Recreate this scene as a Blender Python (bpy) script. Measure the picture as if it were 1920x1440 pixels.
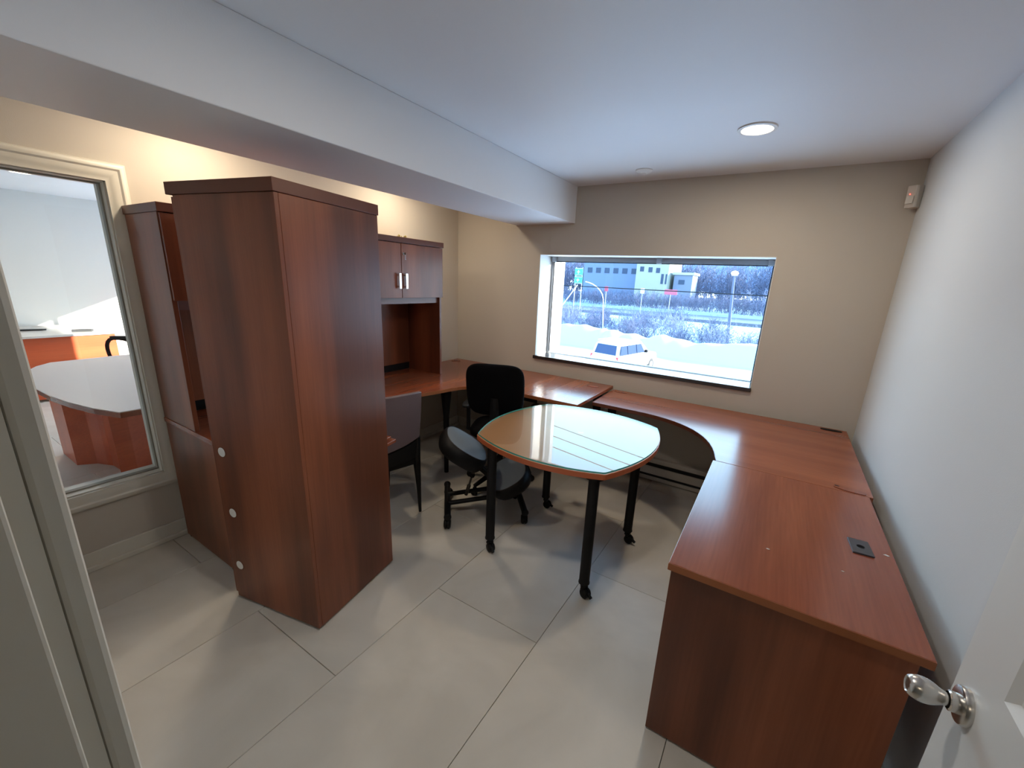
import bpy, bmesh, math, random
from mathutils import Vector, Matrix, Euler
random.seed(7)
for o in list(bpy.data.objects): bpy.data.objects.remove(o)
SC = bpy.context.scene
COL = SC.collection
PI = math.pi

# ------------------------------------------------------------------ camera
cd = bpy.data.cameras.new('camera'); cam = bpy.data.objects.new('camera', cd); COL.objects.link(cam)
Rm = [[0.8485696469368757, -0.17841862386257892, 0.49809271120756743],
      [0.52706573854791, 0.20292012836826995, -0.8252424666435624],
      [0.04616558835396541, 0.9628033112541671, 0.2662302054424775]]
M4 = Matrix(Rm).to_4x4(); M4.translation = Vector((2.911, -0.122, 1.613)); cam.matrix_world = M4
cd.sensor_width = 36; cd.lens = 769.319 / 1920 * 36
cd.shift_x = -(981.55 - 960) / 1920; cd.shift_y = (738.16 - 720) / 1920
cd.clip_start = 0.02; cd.clip_end = 600
SC.camera = cam

# ------------------------------------------------------------------ world, sun, exposure
W = bpy.data.worlds.new('sky'); SC.world = W; W.use_nodes = True
nt = W.node_tree; nt.nodes.clear()
tc = nt.nodes.new('ShaderNodeTexCoord'); sp = nt.nodes.new('ShaderNodeSeparateXYZ')
rp = nt.nodes.new('ShaderNodeValToRGB'); bg = nt.nodes.new('ShaderNodeBackground'); wo = nt.nodes.new('ShaderNodeOutputWorld')
nt.links.new(tc.outputs['Generated'], sp.inputs[0]); nt.links.new(sp.outputs['Z'], rp.inputs[0])
nt.links.new(rp.outputs[0], bg.inputs[0]); nt.links.new(bg.outputs[0], wo.inputs[0])
e = rp.color_ramp.elements
e[0].position = 0.0; e[0].color = (.80, .93, 1.0, 1)
e[1].position = 1.0; e[1].color = (.20, .42, .85, 1)
m = e.new(.35); m.color = (.42, .74, 1.0, 1)
bg.inputs[1].default_value = 6.8
sd = bpy.data.lights.new('sun', 'SUN'); sd.energy = 20; sd.angle = .009; sd.color = (1, .93, .82)
so = bpy.data.objects.new('sun', sd); COL.objects.link(so)
so.rotation_euler = Vector((-1, -.66, -.29)).to_track_quat('-Z', 'Y').to_euler(); so.location = (20, 15, 10)
SC.view_settings.view_transform = 'Standard'
SC.view_settings.look = 'None'
SC.view_settings.gamma = 1
SC.view_settings.use_curve_mapping = False
SC.view_settings.exposure = 0.25

# ------------------------------------------------------------------ materials
MATS = {}
def base_mat(name):
    m = bpy.data.materials.new(name); m.use_nodes = True
    n = m.node_tree; b = n.nodes['Principled BSDF']; MATS[name] = m
    return m, n, b
def simple(name, col, rough=.5, metal=0, bump=0, bscale=200, spec=None, var=0, vscale=3, coat=0):
    m, n, b = base_mat(name)
    b.inputs['Base Color'].default_value = (*col, 1); b.inputs['Roughness'].default_value = rough; b.inputs['Metallic'].default_value = metal
    if spec is not None: b.inputs['Specular IOR Level'].default_value = spec
    if coat: b.inputs['Coat Weight'].default_value = coat
    t = n.nodes.new('ShaderNodeTexCoord')
    if var:
        nz = n.nodes.new('ShaderNodeTexNoise'); nz.inputs['Scale'].default_value = vscale; nz.inputs['Detail'].default_value = 5
        n.links.new(t.outputs['Object'], nz.inputs[0])
        mx = n.nodes.new('ShaderNodeMix'); mx.data_type = 'RGBA'
        mx.inputs[6].default_value = (*[c * (1 - var) for c in col], 1); mx.inputs[7].default_value = (*[min(1, c * (1 + var)) for c in col], 1)
        n.links.new(nz.outputs[0], mx.inputs[0]); n.links.new(mx.outputs[2], b.inputs['Base Color'])
    if bump:
        nz = n.nodes.new('ShaderNodeTexNoise'); nz.inputs['Scale'].default_value = bscale; nz.inputs['Detail'].default_value = 3
        n.links.new(t.outputs['Object'], nz.inputs[0])
        bp = n.nodes.new('ShaderNodeBump'); bp.inputs['Strength'].default_value = bump; bp.inputs['Distance'].default_value = .002
        n.links.new(nz.outputs[0], bp.inputs['Height']); n.links.new(bp.outputs[0], b.inputs['Normal'])
    return m
def wood(name, axis, dark, light, rough=.3, spec=.5, band=5.0):
    """laminate veneer: broad soft bands running along axis with fine fibres"""
    m, n, b = base_mat(name)
    t = n.nodes.new('ShaderNodeTexCoord')
    def stretched(across, along):
        mp = n.nodes.new('ShaderNodeMapping'); s = [across] * 3; s['xyz'.index(axis)] = along
        mp.inputs['Scale'].default_value = s; n.links.new(t.outputs['Object'], mp.inputs[0]); return mp
    n1 = n.nodes.new('ShaderNodeTexNoise'); n1.inputs['Scale'].default_value = 1; n1.inputs['Detail'].default_value = 2
    n.links.new(stretched(band, .5).outputs[0], n1.inputs[0])
    n2 = n.nodes.new('ShaderNodeTexNoise'); n2.inputs['Scale'].default_value = 1; n2.inputs['Detail'].default_value = 4
    n.links.new(stretched(110, 4).outputs[0], n2.inputs[0])
    r1 = n.nodes.new('ShaderNodeValToRGB'); r1.color_ramp.elements[0].position = .36; r1.color_ramp.elements[1].position = .64
    r1.color_ramp.elements[0].color = (*dark, 1); r1.color_ramp.elements[1].color = (*light, 1)
    n.links.new(n1.outputs[0], r1.inputs[0])
    mul = n.nodes.new('ShaderNodeMix'); mul.data_type = 'RGBA'; mul.blend_type = 'MULTIPLY'; mul.inputs[0].default_value = 1
    r2 = n.nodes.new('ShaderNodeValToRGB'); r2.color_ramp.elements[0].position = .3; r2.color_ramp.elements[1].position = .7
    r2.color_ramp.elements[0].color = (.84, .82, .8, 1); r2.color_ramp.elements[1].color = (1, 1, 1, 1)
    n.links.new(n2.outputs[0], r2.inputs[0]); n.links.new(r1.outputs[0], mul.inputs[6]); n.links.new(r2.outputs[0], mul.inputs[7])
    n.links.new(mul.outputs[2], b.inputs['Base Color'])
    b.inputs['Roughness'].default_value = rough; b.inputs['Specular IOR Level'].default_value = spec
    return m
DK, LT = (.125, .036, .017), (.33, .098, .042)
wz = wood('cherry_upright', 'z', DK, LT, .33)
wx = wood('cherry_lengthwise', 'x', DK, LT, .33)
wty = wood('cherry_top', 'y', (.22, .052, .025), (.33, .092, .040), .2, .6, 4)
wtx = wood('cherry_top_cross', 'x', (.25, .064, .030), (.35, .102, .046), .2, .6, 4)
wedge = simple('cherry_edge_band', (.33, .105, .035), .35, var=.12, vscale=6)
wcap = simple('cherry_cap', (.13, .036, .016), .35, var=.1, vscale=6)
worange = wood('orange_cherry', 'y', (.50, .075, .020), (.62, .115, .035), .35)
paint = simple('beige_wall_paint', (.55, .50, .43), .75, bump=.15, bscale=260)
paintW = simple('white_wall_paint', (.66, .69, .71), .7, bump=.15, bscale=260)
paintN = simple('next_room_paint', (.72, .69, .64), .75, bump=.1)
ceilm = simple('ceiling_paint', (.80, .81, .83), .55, bump=.1, bscale=200)
trim = simple('white_trim_paint', (.66, .63, .55), .45)
doorm = simple('white_door_paint', (.70, .71, .70), .35)
white = simple('white_plastic', (.8, .8, .78), .35)
grout = simple('dark_grout', (.10, .09, .075), .9)
blackm = simple('black_powder_coat', (.006, .006, .007), .5, spec=.25)
blackp = simple('black_plastic', (.005, .005, .006), .55, spec=.25)
blackf = simple('black_mesh_fabric', (.003, .003, .004), .95, spec=.1, bump=.5, bscale=500)
sheen_grey = simple('grey_window_sheen', (.17, .21, .25), .38, bump=.3, bscale=700)  # grey tone holds the window reflection on the pad tops
taupe = simple('grey_brown_leather', (.14, .10, .105), .38, bump=.3, bscale=120)
darkgrey = simple('dark_grey_plastic', (.05, .047, .055), .4)
steel = simple('satin_nickel', (.62, .60, .57), .24, metal=1)
chrome = simple('polished_handle', (.75, .75, .75), .15, metal=1)
alum = simple('grey_aluminium', (.34, .38, .44), .45)
sillm = simple('dark_stone_sill', (.03, .03, .033), .22, spec=.8)
redl = None

def tile_mat():
    m, n, b = base_mat('porcelain_floor_tile')
    t = n.nodes.new('ShaderNodeTexCoord')
    nz = n.nodes.new('ShaderNodeTexNoise'); nz.inputs['Scale'].default_value = 2.2; nz.inputs['Detail'].default_value = 7; nz.inputs['Distortion'].default_value = .6
    n.links.new(t.outputs['Object'], nz.inputs[0])
    r = n.nodes.new('ShaderNodeValToRGB'); r.color_ramp.elements[0].position = .3; r.color_ramp.elements[1].position = .68
    r.color_ramp.elements[0].color = (.52, .485, .42, 1); r.color_ramp.elements[1].color = (.66, .62, .55, 1)
    n.links.new(nz.outputs[0], r.inputs[0]); n.links.new(r.outputs[0], b.inputs['Base Color'])
    b.inputs['Roughness'].default_value = .42; b.inputs['Specular IOR Level'].default_value = .35
    return m
tilem = tile_mat()

def thin_glass(name, tint, extra=.0):
    m = bpy.data.materials.new(name); m.use_nodes = True; n = m.node_tree; n.nodes.clear()
    o = n.nodes.new('ShaderNodeOutputMaterial'); mx = n.nodes.new('ShaderNodeMixShader')
    tr = n.nodes.new('ShaderNodeBsdfTransparent'); gl = n.nodes.new('ShaderNodeBsdfGlossy'); fr = n.nodes.new('ShaderNodeFresnel')
    tr.inputs[0].default_value = (*tint, 1); gl.inputs['Roughness'].default_value = 0.0; fr.inputs[0].default_value = 1.5
    # Fresnel only where the ray enters; the pane is not refracting, so its inner side must not mirror totally
    ge = n.nodes.new('ShaderNodeNewGeometry'); iv = n.nodes.new('ShaderNodeMath'); iv.operation = 'SUBTRACT'; iv.inputs[0].default_value = 1
    n.links.new(ge.outputs['Backfacing'], iv.inputs[1])
    mu = n.nodes.new('ShaderNodeMath'); mu.operation = 'MULTIPLY'; n.links.new(fr.outputs[0], mu.inputs[0]); n.links.new(iv.outputs[0], mu.inputs[1])
    m2 = n.nodes.new('ShaderNodeMath'); m2.operation = 'MULTIPLY'; m2.inputs[1].default_value = 1.0; m2.use_clamp = True
    n.links.new(mu.outputs[0], m2.inputs[0]); n.links.new(m2.outputs[0], mx.inputs[0])
    n.links.new(tr.outputs[0], mx.inputs[1]); n.links.new(gl.outputs[0], mx.inputs[2]); n.links.new(mx.outputs[0], o.inputs[0])
    return m
glass = thin_glass('window_glass', (.97, .99, 1))
tglass = thin_glass('table_glass', (.93, .98, .96))
gedge = simple('green_glass_edge', (.10, .42, .36), .12)

def emit(name, col, s):
    m = bpy.data.materials.new(name); m.use_nodes = True; n = m.node_tree; n.nodes.clear()
    o = n.nodes.new('ShaderNodeOutputMaterial'); em = n.nodes.new('ShaderNodeEmission')
    em.inputs[0].default_value = (*col, 1); em.inputs[1].default_value = s; n.links.new(em.outputs[0], o.inputs[0]); return m
lampm = emit('lit_diffuser', (1, .86, .66), 14)
redl = emit('red_led', (1, .08, .05), 6)

# ------------------------------------------------------------------ mesh helpers
def NB(): return bmesh.new()
def box(bm, x0, x1, y0, y1, z0, z1, rot=None, org=None):
    vs = [bm.verts.new((x, y, z)) for x in (x0, x1) for y in (y0, y1) for z in (z0, z1)]
    if rot is not None:
        org = Vector(org or (0, 0, 0))
        for v in vs: v.co = rot @ (v.co - org) + org
    for f in ((0, 1, 3, 2), (4, 6, 7, 5), (0, 4, 5, 1), (2, 3, 7, 6), (0, 2, 6, 4), (1, 5, 7, 3)): bm.faces.new([vs[i] for i in f])
    return bm
def prism(bm, pts, z0, z1):
    a = [bm.verts.new((p[0], p[1], z0)) for p in pts]; b = [bm.verts.new((p[0], p[1], z1)) for p in pts]
    n = len(pts)
    bm.faces.new(a[::-1]); bm.faces.new(b)
    for i in range(n): bm.faces.new((a[i], a[(i + 1) % n], b[(i + 1) % n], b[i]))
    return bm
def frame_of(d):
    d = Vector(d).normalized(); u = d.orthogonal().normalized(); return d, u, d.cross(u)
def tube(bm, pts, r, n=12, cap=True):
    """tube through a list of points; r number or list"""
    pts = [Vector(p) for p in pts]; rs = r if isinstance(r, (list, tuple)) else [r] * len(pts)
    rings = []; u = None
    for i, p in enumerate(pts):
        d = (pts[min(i + 1, len(pts) - 1)] - pts[max(i - 1, 0)]).normalized()
        if u is None: u = d.orthogonal().normalized()
        else: u = (u - d * u.dot(d)).normalized()
        v = d.cross(u)
        rings.append([bm.verts.new(p + (u * math.cos(a) + v * math.sin(a)) * rs[i]) for a in [2 * PI * k / n for k in range(n)]])
    for a, b in zip(rings, rings[1:]):
        for k in range(n): bm.faces.new((a[k], a[(k + 1) % n], b[(k + 1) % n], b[k]))
    if cap: bm.faces.new(rings[0][::-1]); bm.faces.new(rings[-1])
    return bm
def lathe(bm, prof, org=(0, 0, 0), d=(0, 0, 1), n=32):
    """prof: (radius, height) pairs revolved about axis d through org"""
    d, u, v = frame_of(d); org = Vector(org); rings = []
    for r, h in prof:
        if r < 1e-6: rings.append([bm.verts.new(org + d * h)])
        else: rings.append([bm.verts.new(org + d * h + (u * math.cos(a) + v * math.sin(a)) * r) for a in [2 * PI * k / n for k in range(n)]])
    for a, b in zip(rings, rings[1:]):
        for k in range(n):
            k2 = (k + 1) % n
            if len(a) == 1 and len(b) > 1: bm.faces.new((a[0], b[k2], b[k]))
            elif len(b) == 1 and len(a) > 1: bm.faces.new((a[k], a[k2], b[0]))
            elif len(a) > 1: bm.faces.new((a[k], a[k2], b[k2], b[k]))
    return bm
def sweep_rect(bm, prof, y0, y1, z0, z1, x=0):
    """moulding of profile (out, inward) round a rectangle in the plane x = const; out grows to +x, 'a' distance outside the opening"""
    loops = []
    for out, a in prof:
        loops.append([bm.verts.new((x + out, yy, zz)) for yy, zz in ((y0 - a, z0 - a), (y1 + a, z0 - a), (y1 + a, z1 + a), (y0 - a, z1 + a))])
    for a, b in zip(loops, loops[1:]):
        for k in range(4): bm.faces.new((a[k], a[(k + 1) % 4], b[(k + 1) % 4], b[k]))
    return bm
def obj(name, bm, mat, parent=None, smooth=False, bevel=0, world=False, sub=0, label=None):
    me = bpy.data.meshes.new(name)
    bmesh.ops.recalc_face_normals(bm, faces=bm.faces)
    if world and parent is not None: bm.transform(Matrix.Translation(-Vector(parent.location)))
    bm.to_mesh(me); bm.free()
    me.materials.append(mat)
    o = bpy.data.objects.new(name, me); COL.objects.link(o)
    if parent is not None: o.parent = parent
    if smooth:
        for p in me.polygons: p.use_smooth = True
        if smooth == 'auto':
            me.set_sharp_from_angle(angle=math.radians(35))
    if bevel:
        b = o.modifiers.new('bevel', 'BEVEL'); b.width = bevel; b.segments = 2; b.limit_method = 'ANGLE'
    if sub:
        s = o.modifiers.new('sub', 'SUBSURF'); s.levels = s.render_levels = sub
    if label: o['label'] = label
    return o
def thing(name, label, cat, loc=(0, 0, 0), rotz=0, group=None):
    o = bpy.data.objects.new(name, None); COL.objects.link(o); o.location = loc; o.rotation_euler = (0, 0, rotz)
    o.empty_display_size = .1
    o['label'] = label; o['category'] = cat
    if group: o['group'] = group
    return o
def tag(o, label, cat, group=None):
    o['label'] = label; o['category'] = cat
    if group: o['group'] = group
    return o
def struct(o, label=None):
    o['kind'] = 'structure'
    if label: o['label'] = label
    return o
def bez(p0, p1, p2, n=10):
    return [tuple((1 - t) ** 2 * a + 2 * t * (1 - t) * b + t * t * c for a, b, c in zip(p0, p1, p2)) for t in [i / n for i in range(n + 1)]]

# ------------------------------------------------------------------ room shell
RW, RD, RH = 3.472, 3.276, 2.383          # room width, depth, height
YN = -.08                                  # inner face of the near wall
NX = -5.25                                 # far wall of the next room
OW = RD + .324                             # outer face of the window wall
WX0, WX1, WZ0, WZ1 = .967, 2.818, .925, 1.845
# floor: slab with single tiles on it
fl = struct(obj('floor', box(NB(), NX - .1, 4.4, -2.6, OW, -.25, -.012), grout))
tile_me = {}
def tile(x0, x1, y0, y1):
    g = .0011
    if x1 - x0 < .03 or y1 - y0 < .03: return
    key = (round(x1 - x0, 3), round(y1 - y0, 3))
    if key not in tile_me:
        w, d = (x1 - x0) / 2 - g, (y1 - y0) / 2 - g; c = .0012
        bm = NB(); lo = [bm.verts.new((sx * w, sy * d, -.012)) for sx, sy in ((-1, -1), (1, -1), (1, 1), (-1, 1))]
        mi = [bm.verts.new((sx * w, sy * d, -c)) for sx, sy in ((-1, -1), (1, -1), (1, 1), (-1, 1))]
        hi = [bm.verts.new((sx * (w - c), sy * (d - c), 0)) for sx, sy in ((-1, -1), (1, -1), (1, 1), (-1, 1))]
        for a, b in ((lo, mi), (mi, hi)):
            for k in range(4): bm.faces.new((a[k], a[(k + 1) % 4], b[(k + 1) % 4], b[k]))
        bm.faces.new(hi); me = bpy.data.meshes.new('tile'); bm.to_mesh(me); bm.free(); me.materials.append(tilem); tile_me[key] = me
    o = bpy.data.objects.new('tile', tile_me[key]); COL.objects.link(o); o.parent = fl
    o.location = ((x0 + x1) / 2, (y0 + y1) / 2, random.uniform(-.0006, 0))
def tile_zone(X0, X1, Y0, Y1):
    k = math.floor((X0 - 1.002) / .61)
    while 1.002 + .61 * k < X1:
        xa, xb = max(X0, 1.002 + .61 * k), min(X1, 1.002 + .61 * (k + 1))
        off = .023 + (.61 if k % 2 == 0 else 0)
        j = math.floor((Y0 - off) / 1.22)
        while off + 1.22 * j < Y1:
            tile(xa, xb, max(Y0, off + 1.22 * j), min(Y1, off + 1.22 * (j + 1))); j += 1
        k += 1
tile_zone(0.0, RW, YN, RD)
tile_zone(NX, -.14, -.6, RD)
tile_zone(1.2, 4.2, -2.5, YN)

struct(obj('ceiling', box(NB(), NX - .1, 4.4, -2.6, OW, RH, RH + .15), ceilm))
struct(obj('trim_1', box(NB(), .693, 1.291, YN, RD, 2.096, RH), ceilm, bevel=.004), 'boxed-in bulkhead beam running to the window wall')

def wall_y(name, y0, y1, X0, X1, hx0, hx1, hz0, hz1, mat):
    bm = NB()
    box(bm, X0, hx0, y0, y1, 0, RH); box(bm, hx1, X1, y0, y1, 0, RH); box(bm, hx0, hx1, y0, y1, 0, hz0); box(bm, hx0, hx1, y0, y1, hz1, RH)
    return struct(obj(name, bm, mat))
wall_y('wall_far', RD, OW, 0, RW + .12, WX0, WX1, WZ0 - .012, WZ1, paint)
wall_y('wall_far', RD, OW, NX - .1, 0, -4.7, -.5, .55, 1.845, paintN)
IY0, IY1, IZ0, IZ1 = .0, .660, .438, 1.984   # opening of the interior window
bm = NB(); LX = -.14
box(bm, LX, 0, IY1, RD, 0, RH); box(bm, LX, 0, -.6, IY0, 0, RH); box(bm, LX, 0, IY0, IY1, 0, IZ0); box(bm, LX, 0, IY0, IY1, IZ1, RH)
struct(obj('wall_left', bm, paint))
struct(obj('wall_right', box(NB(), RW, RW + .12, -.2, RD, 0, RH), paintW))
JX0, JX1 = 2.46, 3.262                       # door opening
bm = NB(); box(bm, 0, JX0 - .012, -.20, YN, 0, RH); box(bm, JX1 + .012, RW, -.20, YN, 0, RH); box(bm, JX0 - .012, JX1 + .012, -.20, YN, 2.06, RH)
struct(obj('wall_near', bm, paintW))
bm = NB(); box(bm, NX - .1, NX, -.6, RD, 0, RH); struct(obj('wall_left', bm, paintN))
struct(obj('wall_near', box(NB(), NX, LX, -.7, -.6, 0, RH), paintN))
# hall behind the doorway
bm = NB(); box(bm, 1.1, 1.2, -2.6, -.2, 0, RH); box(bm, 4.2, 4.3, -2.6, -.2, 0, RH); box(bm, 1.1, 4.3, -2.6, -2.5, 0, RH); box(bm, RW + .0, 4.3, -.2, YN, 0, RH); box(bm, 1.1, 1.2, -.21, -.2, 0, RH)
struct(obj('wall_near', bm, paintW))

# door frame: jamb, casing, stop
bm = NB(); box(bm, JX0 - .012, JX0, -.20, YN, 0, 2.06); box(bm, JX1, JX1 + .012, -.20, YN, 0, 2.06); box(bm, JX0, JX1, -.20, YN, 2.05, 2.06)
struct(obj('trim_2', bm, trim))
bm = NB(); box(bm, JX0 - .065, JX0, YN, YN + .019, 0, 2.115); box(bm, JX1, JX1 + .065, YN, YN + .016, 0, 2.115); box(bm, JX0, JX1, YN, YN + .016, 2.05, 2.115)
struct(obj('trim_3', bm, trim, bevel=.005), 'door casing on the room side')
bm = NB(); box(bm, JX0, JX0 + .012, -.14, -.0925, 0, 2.05); box(bm, JX1 - .012, JX1, -.14, -.118, 0, 2.05)
struct(obj('trim_4', bm, trim, bevel=.003))

# interior window in the left wall: moulded casing, sash, glass
prof = [(0, .0), (.016, .0), (.016, .018), (.018, .022), (.022, .036), (.022, .050), (.028, .058), (.028, .070), (.020, .082), (.0, .088)]
wi = struct(obj('window_1', sweep_rect(NB(), [(-.0, 0), (.002, 0)] , IY0, IY1, IZ0, IZ1), trim))
obj('casing', sweep_rect(NB(), prof, IY0, IY1, IZ0, IZ1), trim, wi, smooth='auto')
bm = NB()
for a, b, c, d in ((IY0, IY1, IZ0, IZ0 + .006), (IY0, IY1, IZ1 - .006, IZ1), (IY0, IY0 + .006, IZ0, IZ1), (IY1 - .006, IY1, IZ0, IZ1)): box(bm, LX, 0, a, b, c, d)
obj('window_liner', bm, trim, wi)
bm = NB()
for a, b, c, d in ((IY0 + .006, IY1 - .006, IZ0 + .006, IZ0 + .013), (IY0 + .006, IY1 - .006, IZ1 - .013, IZ1 - .006), (IY0 + .006, IY0 + .013, IZ0 + .013, IZ1 - .013), (IY1 - .013, IY1 - .006, IZ0 + .013, IZ1 - .013)): box(bm, -.075, -.045, a, b, c, d)
obj('glazing_bead', bm, simple('bead_grey', (.26, .25, .21), .5), wi, label='grey glazing bead round the glass')
obj('pane', box(NB(), -.064, -.058, IY0 + .007, IY1 - .007, IZ0 + .007, IZ1 - .007), glass, wi)

# baseboards
def baseb(name, x0, x1, y0, y1, side):
    bm = NB(); t, q = .014, .028
    if side == 'l': box(bm, 0, t, y0, y1, 0, .105); box(bm, 0, q, y0, y1, 0, .028)
    if side == 'r': box(bm, RW - t, RW, y0, y1, 0, .105)
    if side == 'f': box(bm, x0, x1, RD - t, RD, 0, .105)
    if side == 'n': box(bm, x0, x1, YN, YN + t, 0, .105)
    return struct(obj(name, bm, trim, bevel=.004))
baseb('baseboard_left', 0, 0, YN, RD, 'l'); baseb('baseboard_right', 0, 0, YN, RD, 'r'); baseb('baseboard_far', .03, RW - .02, 0, 0, 'f'); baseb('baseboard_near', .03, JX0 - .066, 0, 0, 'n')

# window to the car park
w2 = struct(obj('window_2', box(NB(), WX0, WX1, RD + .225, RD + .275, WZ1 - .045, WZ1), alum, bevel=.003))
for n_, a in (('window_jamb', (WX0, WX0 + .03, WZ0, WZ1 - .045)), ('window_jamb', (WX1 - .012, WX1, WZ0, WZ1 - .045)), ('window_rail', (WX0 + .03, WX1 - .012, WZ0, WZ0 + .005))):
    obj(n_, box(NB(), a[0], a[1], RD + .225, RD + .275, a[2], a[3]), alum, w2, bevel=.002)
bm = NB(); box(bm, WX0 + .03, WX0 + .036, RD + .218, RD + .225, WZ0 + .016, WZ1 - .045); box(bm, WX1 - .018, WX1 - .012, RD + .218, RD + .225, WZ0 + .005, WZ1 - .045); box(bm, WX0 + .036, WX1 - .018, RD + .218, RD + .225, WZ1 - .052, WZ1 - .045)
obj('gasket', bm, blackp, w2, label='thin black rubber gasket')
obj('pane', box(NB(), WX0 + .03, WX1 - .012, RD + .247, RD + .253, WZ0 + .005, WZ1 - .045), glass, w2)
obj('window_sill', box(NB(), WX0 - .012, WX1 + .004, RD - .022, RD + .225, WZ0 - .030, WZ0), sillm, w2, bevel=.003, label='dark polished window sill board')
bm = NB()
for x in (WX0 + .035, 1.98, WX1 - .03): box(bm, x - .02, x + .02, RD + .195, RD + .225, WZ1 - .05, WZ1 - .005)
obj('blind_bracket', bm, alum, w2, bevel=.003)
bm = NB(); rv = .004
box(bm, WX0, WX0 + rv, RD, RD + .225, WZ0, WZ1); box(bm, WX1 - rv, WX1, RD, RD + .225, WZ0, WZ1); box(bm, WX0, WX1, RD, RD + .225, WZ1 - rv, WZ1)
obj('reveal_lining', bm, white, w2)
# window band of the next room
w3 = struct(obj('window_3', box(NB(), -4.7, -.5, RD + .2, RD + .25, 1.80, 1.845), alum))
bm = NB(); box(bm, -4.7, -.5, RD + .2, RD + .25, .55, .59)
for x in (-4.7, -3.32, -1.93, -.54): box(bm, x, x + .04, RD + .2, RD + .25, .59, 1.80)
obj('window_frame', bm, alum, w3)
obj('pane', box(NB(), -4.7, -.5, RD + .222, RD + .228, .57, 1.82), glass, w3)

# ------------------------------------------------------------------ door leaf on the right (open, hinged at the right jamb)
DX = 3.25; DY0, DY1, DZ0, DZ1 = -.07, .688, .012, 2.03
d1 = struct(bpy.data.objects.new('door_1', None)); COL.objects.link(d1); d1.location = (DX, DY0, 0)
cols = [(.0, .115), (.335, .430), (.643, .758)]
rails = [(0, .20), (.90, 1.098), (1.52, 1.64), (1.90, 2.018)]
bm = NB(); T = .035
for a, b in cols: box(bm, 0, T, a, b, DZ0, DZ1)
for (a, b) in rails:
    for (c0, c1) in ((.115, .335), (.430, .643)): box(bm, 0, T, c0, c1, DZ0 + a, min(DZ1, DZ0 + b))
obj('door_frame', bm, doorm, d1)
for (c0, c1) in ((.115, .335), (.430, .643)):
    for (a, b) in ((.20, .90), (1.098, 1.52), (1.64, 1.90)):
        bm = NB()
        for X, sgn in ((0.0, 1), (T, -1)):
            L = []
            for ins, dep in ((0, 0), (.012, .009), (.03, .009), (.055, .003)):
                L.append([bm.verts.new((X + sgn * dep, y, z)) for y, z in ((c0 + ins, DZ0 + a + ins), (c1 - ins, DZ0 + a + ins), (c1 - ins, DZ0 + b - ins), (c0 + ins, DZ0 + b - ins))])
            for p, q in zip(L, L[1:]):
                for k in range(4): bm.faces.new((p[k], p[(k + 1) % 4], q[(k + 1) % 4], q[k]))
            bm.faces.new(L[-1])
        obj('panel', bm, doorm, d1)
ky, kz = .707, 1.03
bm = lathe(NB(), [(0, 0), (.033, 0), (.033, .006), (.031, .010), (.027, .0115), (.017, .012), (.017, .022), (.0145, .024)], (0, ky, kz), (-1, 0, 0), 40)
bm.transform(Matrix.Translation((0, ky, kz)) @ Matrix.Scale(.86, 4) @ Matrix.Translation((0, -ky, -kz)))
obj('rosette', bm, steel, d1, smooth='auto', label='round satin nickel rosette')
bm = lathe(NB(), [(.0145, .020), (.0140, .034), (.0165, .041), (.0215, .050), (.0255, .060), (.0268, .070), (.0262, .079), (.0235, .089), (.0195, .0955), (.0165, .097), (.0145, .0945), (.0, .0935)], (0, ky, kz), (-1, 0, 0), 40)
bm.transform(Matrix.Translation((0, ky, kz)) @ Matrix.Scale(.70, 4) @ Matrix.Translation((0, -ky, -kz)))
kn = obj('door_knob', bm, steel, d1, smooth='auto', label='egg-shaped satin nickel knob')
obj('latch_plate', box(NB(), .006, .029, .7575, .7592, kz - .028, kz + .028), steel, d1)
bm = NB()
for z in (.25, 1.05, 1.8): tube(bm, [(.0, -.006, z - .045), (0, -.006, z + .045)], .006)
obj('hinge', bm, steel, d1)

# ------------------------------------------------------------------ ceiling things
def downlight(x, y, label, power, group='recessed ceiling lights', lit=True, col=(1, .84, .62)):
    t = thing('recessed_light', label, 'ceiling light', (x, y, RH), 0, group)
    obj('trim_ring', lathe(NB(), [(.070, -.003), (.072, -.008), (.088, -.006), (.090, 0)]), white, t, smooth='auto')
    obj('diffuser', lathe(NB(), [(0, -.004), (.071, -.004)]), lampm, t)
    l = bpy.data.lights.new('lamp', 'AREA'); l.shape = 'DISK'; l.size = .14; l.energy = power; l.color = col
    lo = bpy.data.objects.new('lamp_light', l); COL.objects.link(lo); lo.parent = t; lo.location = (0, 0, -.012)
    return t
downlight(2.65, 2.41, 'round lit recessed light in the ceiling in front of the window', 7)
downlight(2.3, .75, 'round recessed light in the ceiling above the doorway end of the room', 6, col=(1, .93, .84))
downlight(.378, 1.0, 'round warm recessed light hidden behind the beam near the interior window', 7)
downlight(.378, 2.35, 'round warm recessed light hidden behind the beam above the hutch', 6)
downlight(-3.45, 1.0, 'round lit recessed light in the ceiling of the next room', 15, col=(1, .9, .78))
downlight(2.8, -1.3, 'round recessed light in the hall ceiling behind the doorway', 1.6)
t = thing('smoke_detector', 'small white round detector on the ceiling near the window wall', 'smoke detector', (1.932, 2.967, RH))
obj('housing', lathe(NB(), [(0, -.022), (.030, -.022), (.045, -.014), (.055, -.006), (.056, 0)], n=32), white, t, smooth='auto')
obj('sensor_grille', lathe(NB(), [(0, -.027), (.018, -.026), (.022, -.021)], n=24), white, t, smooth='auto')
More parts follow.
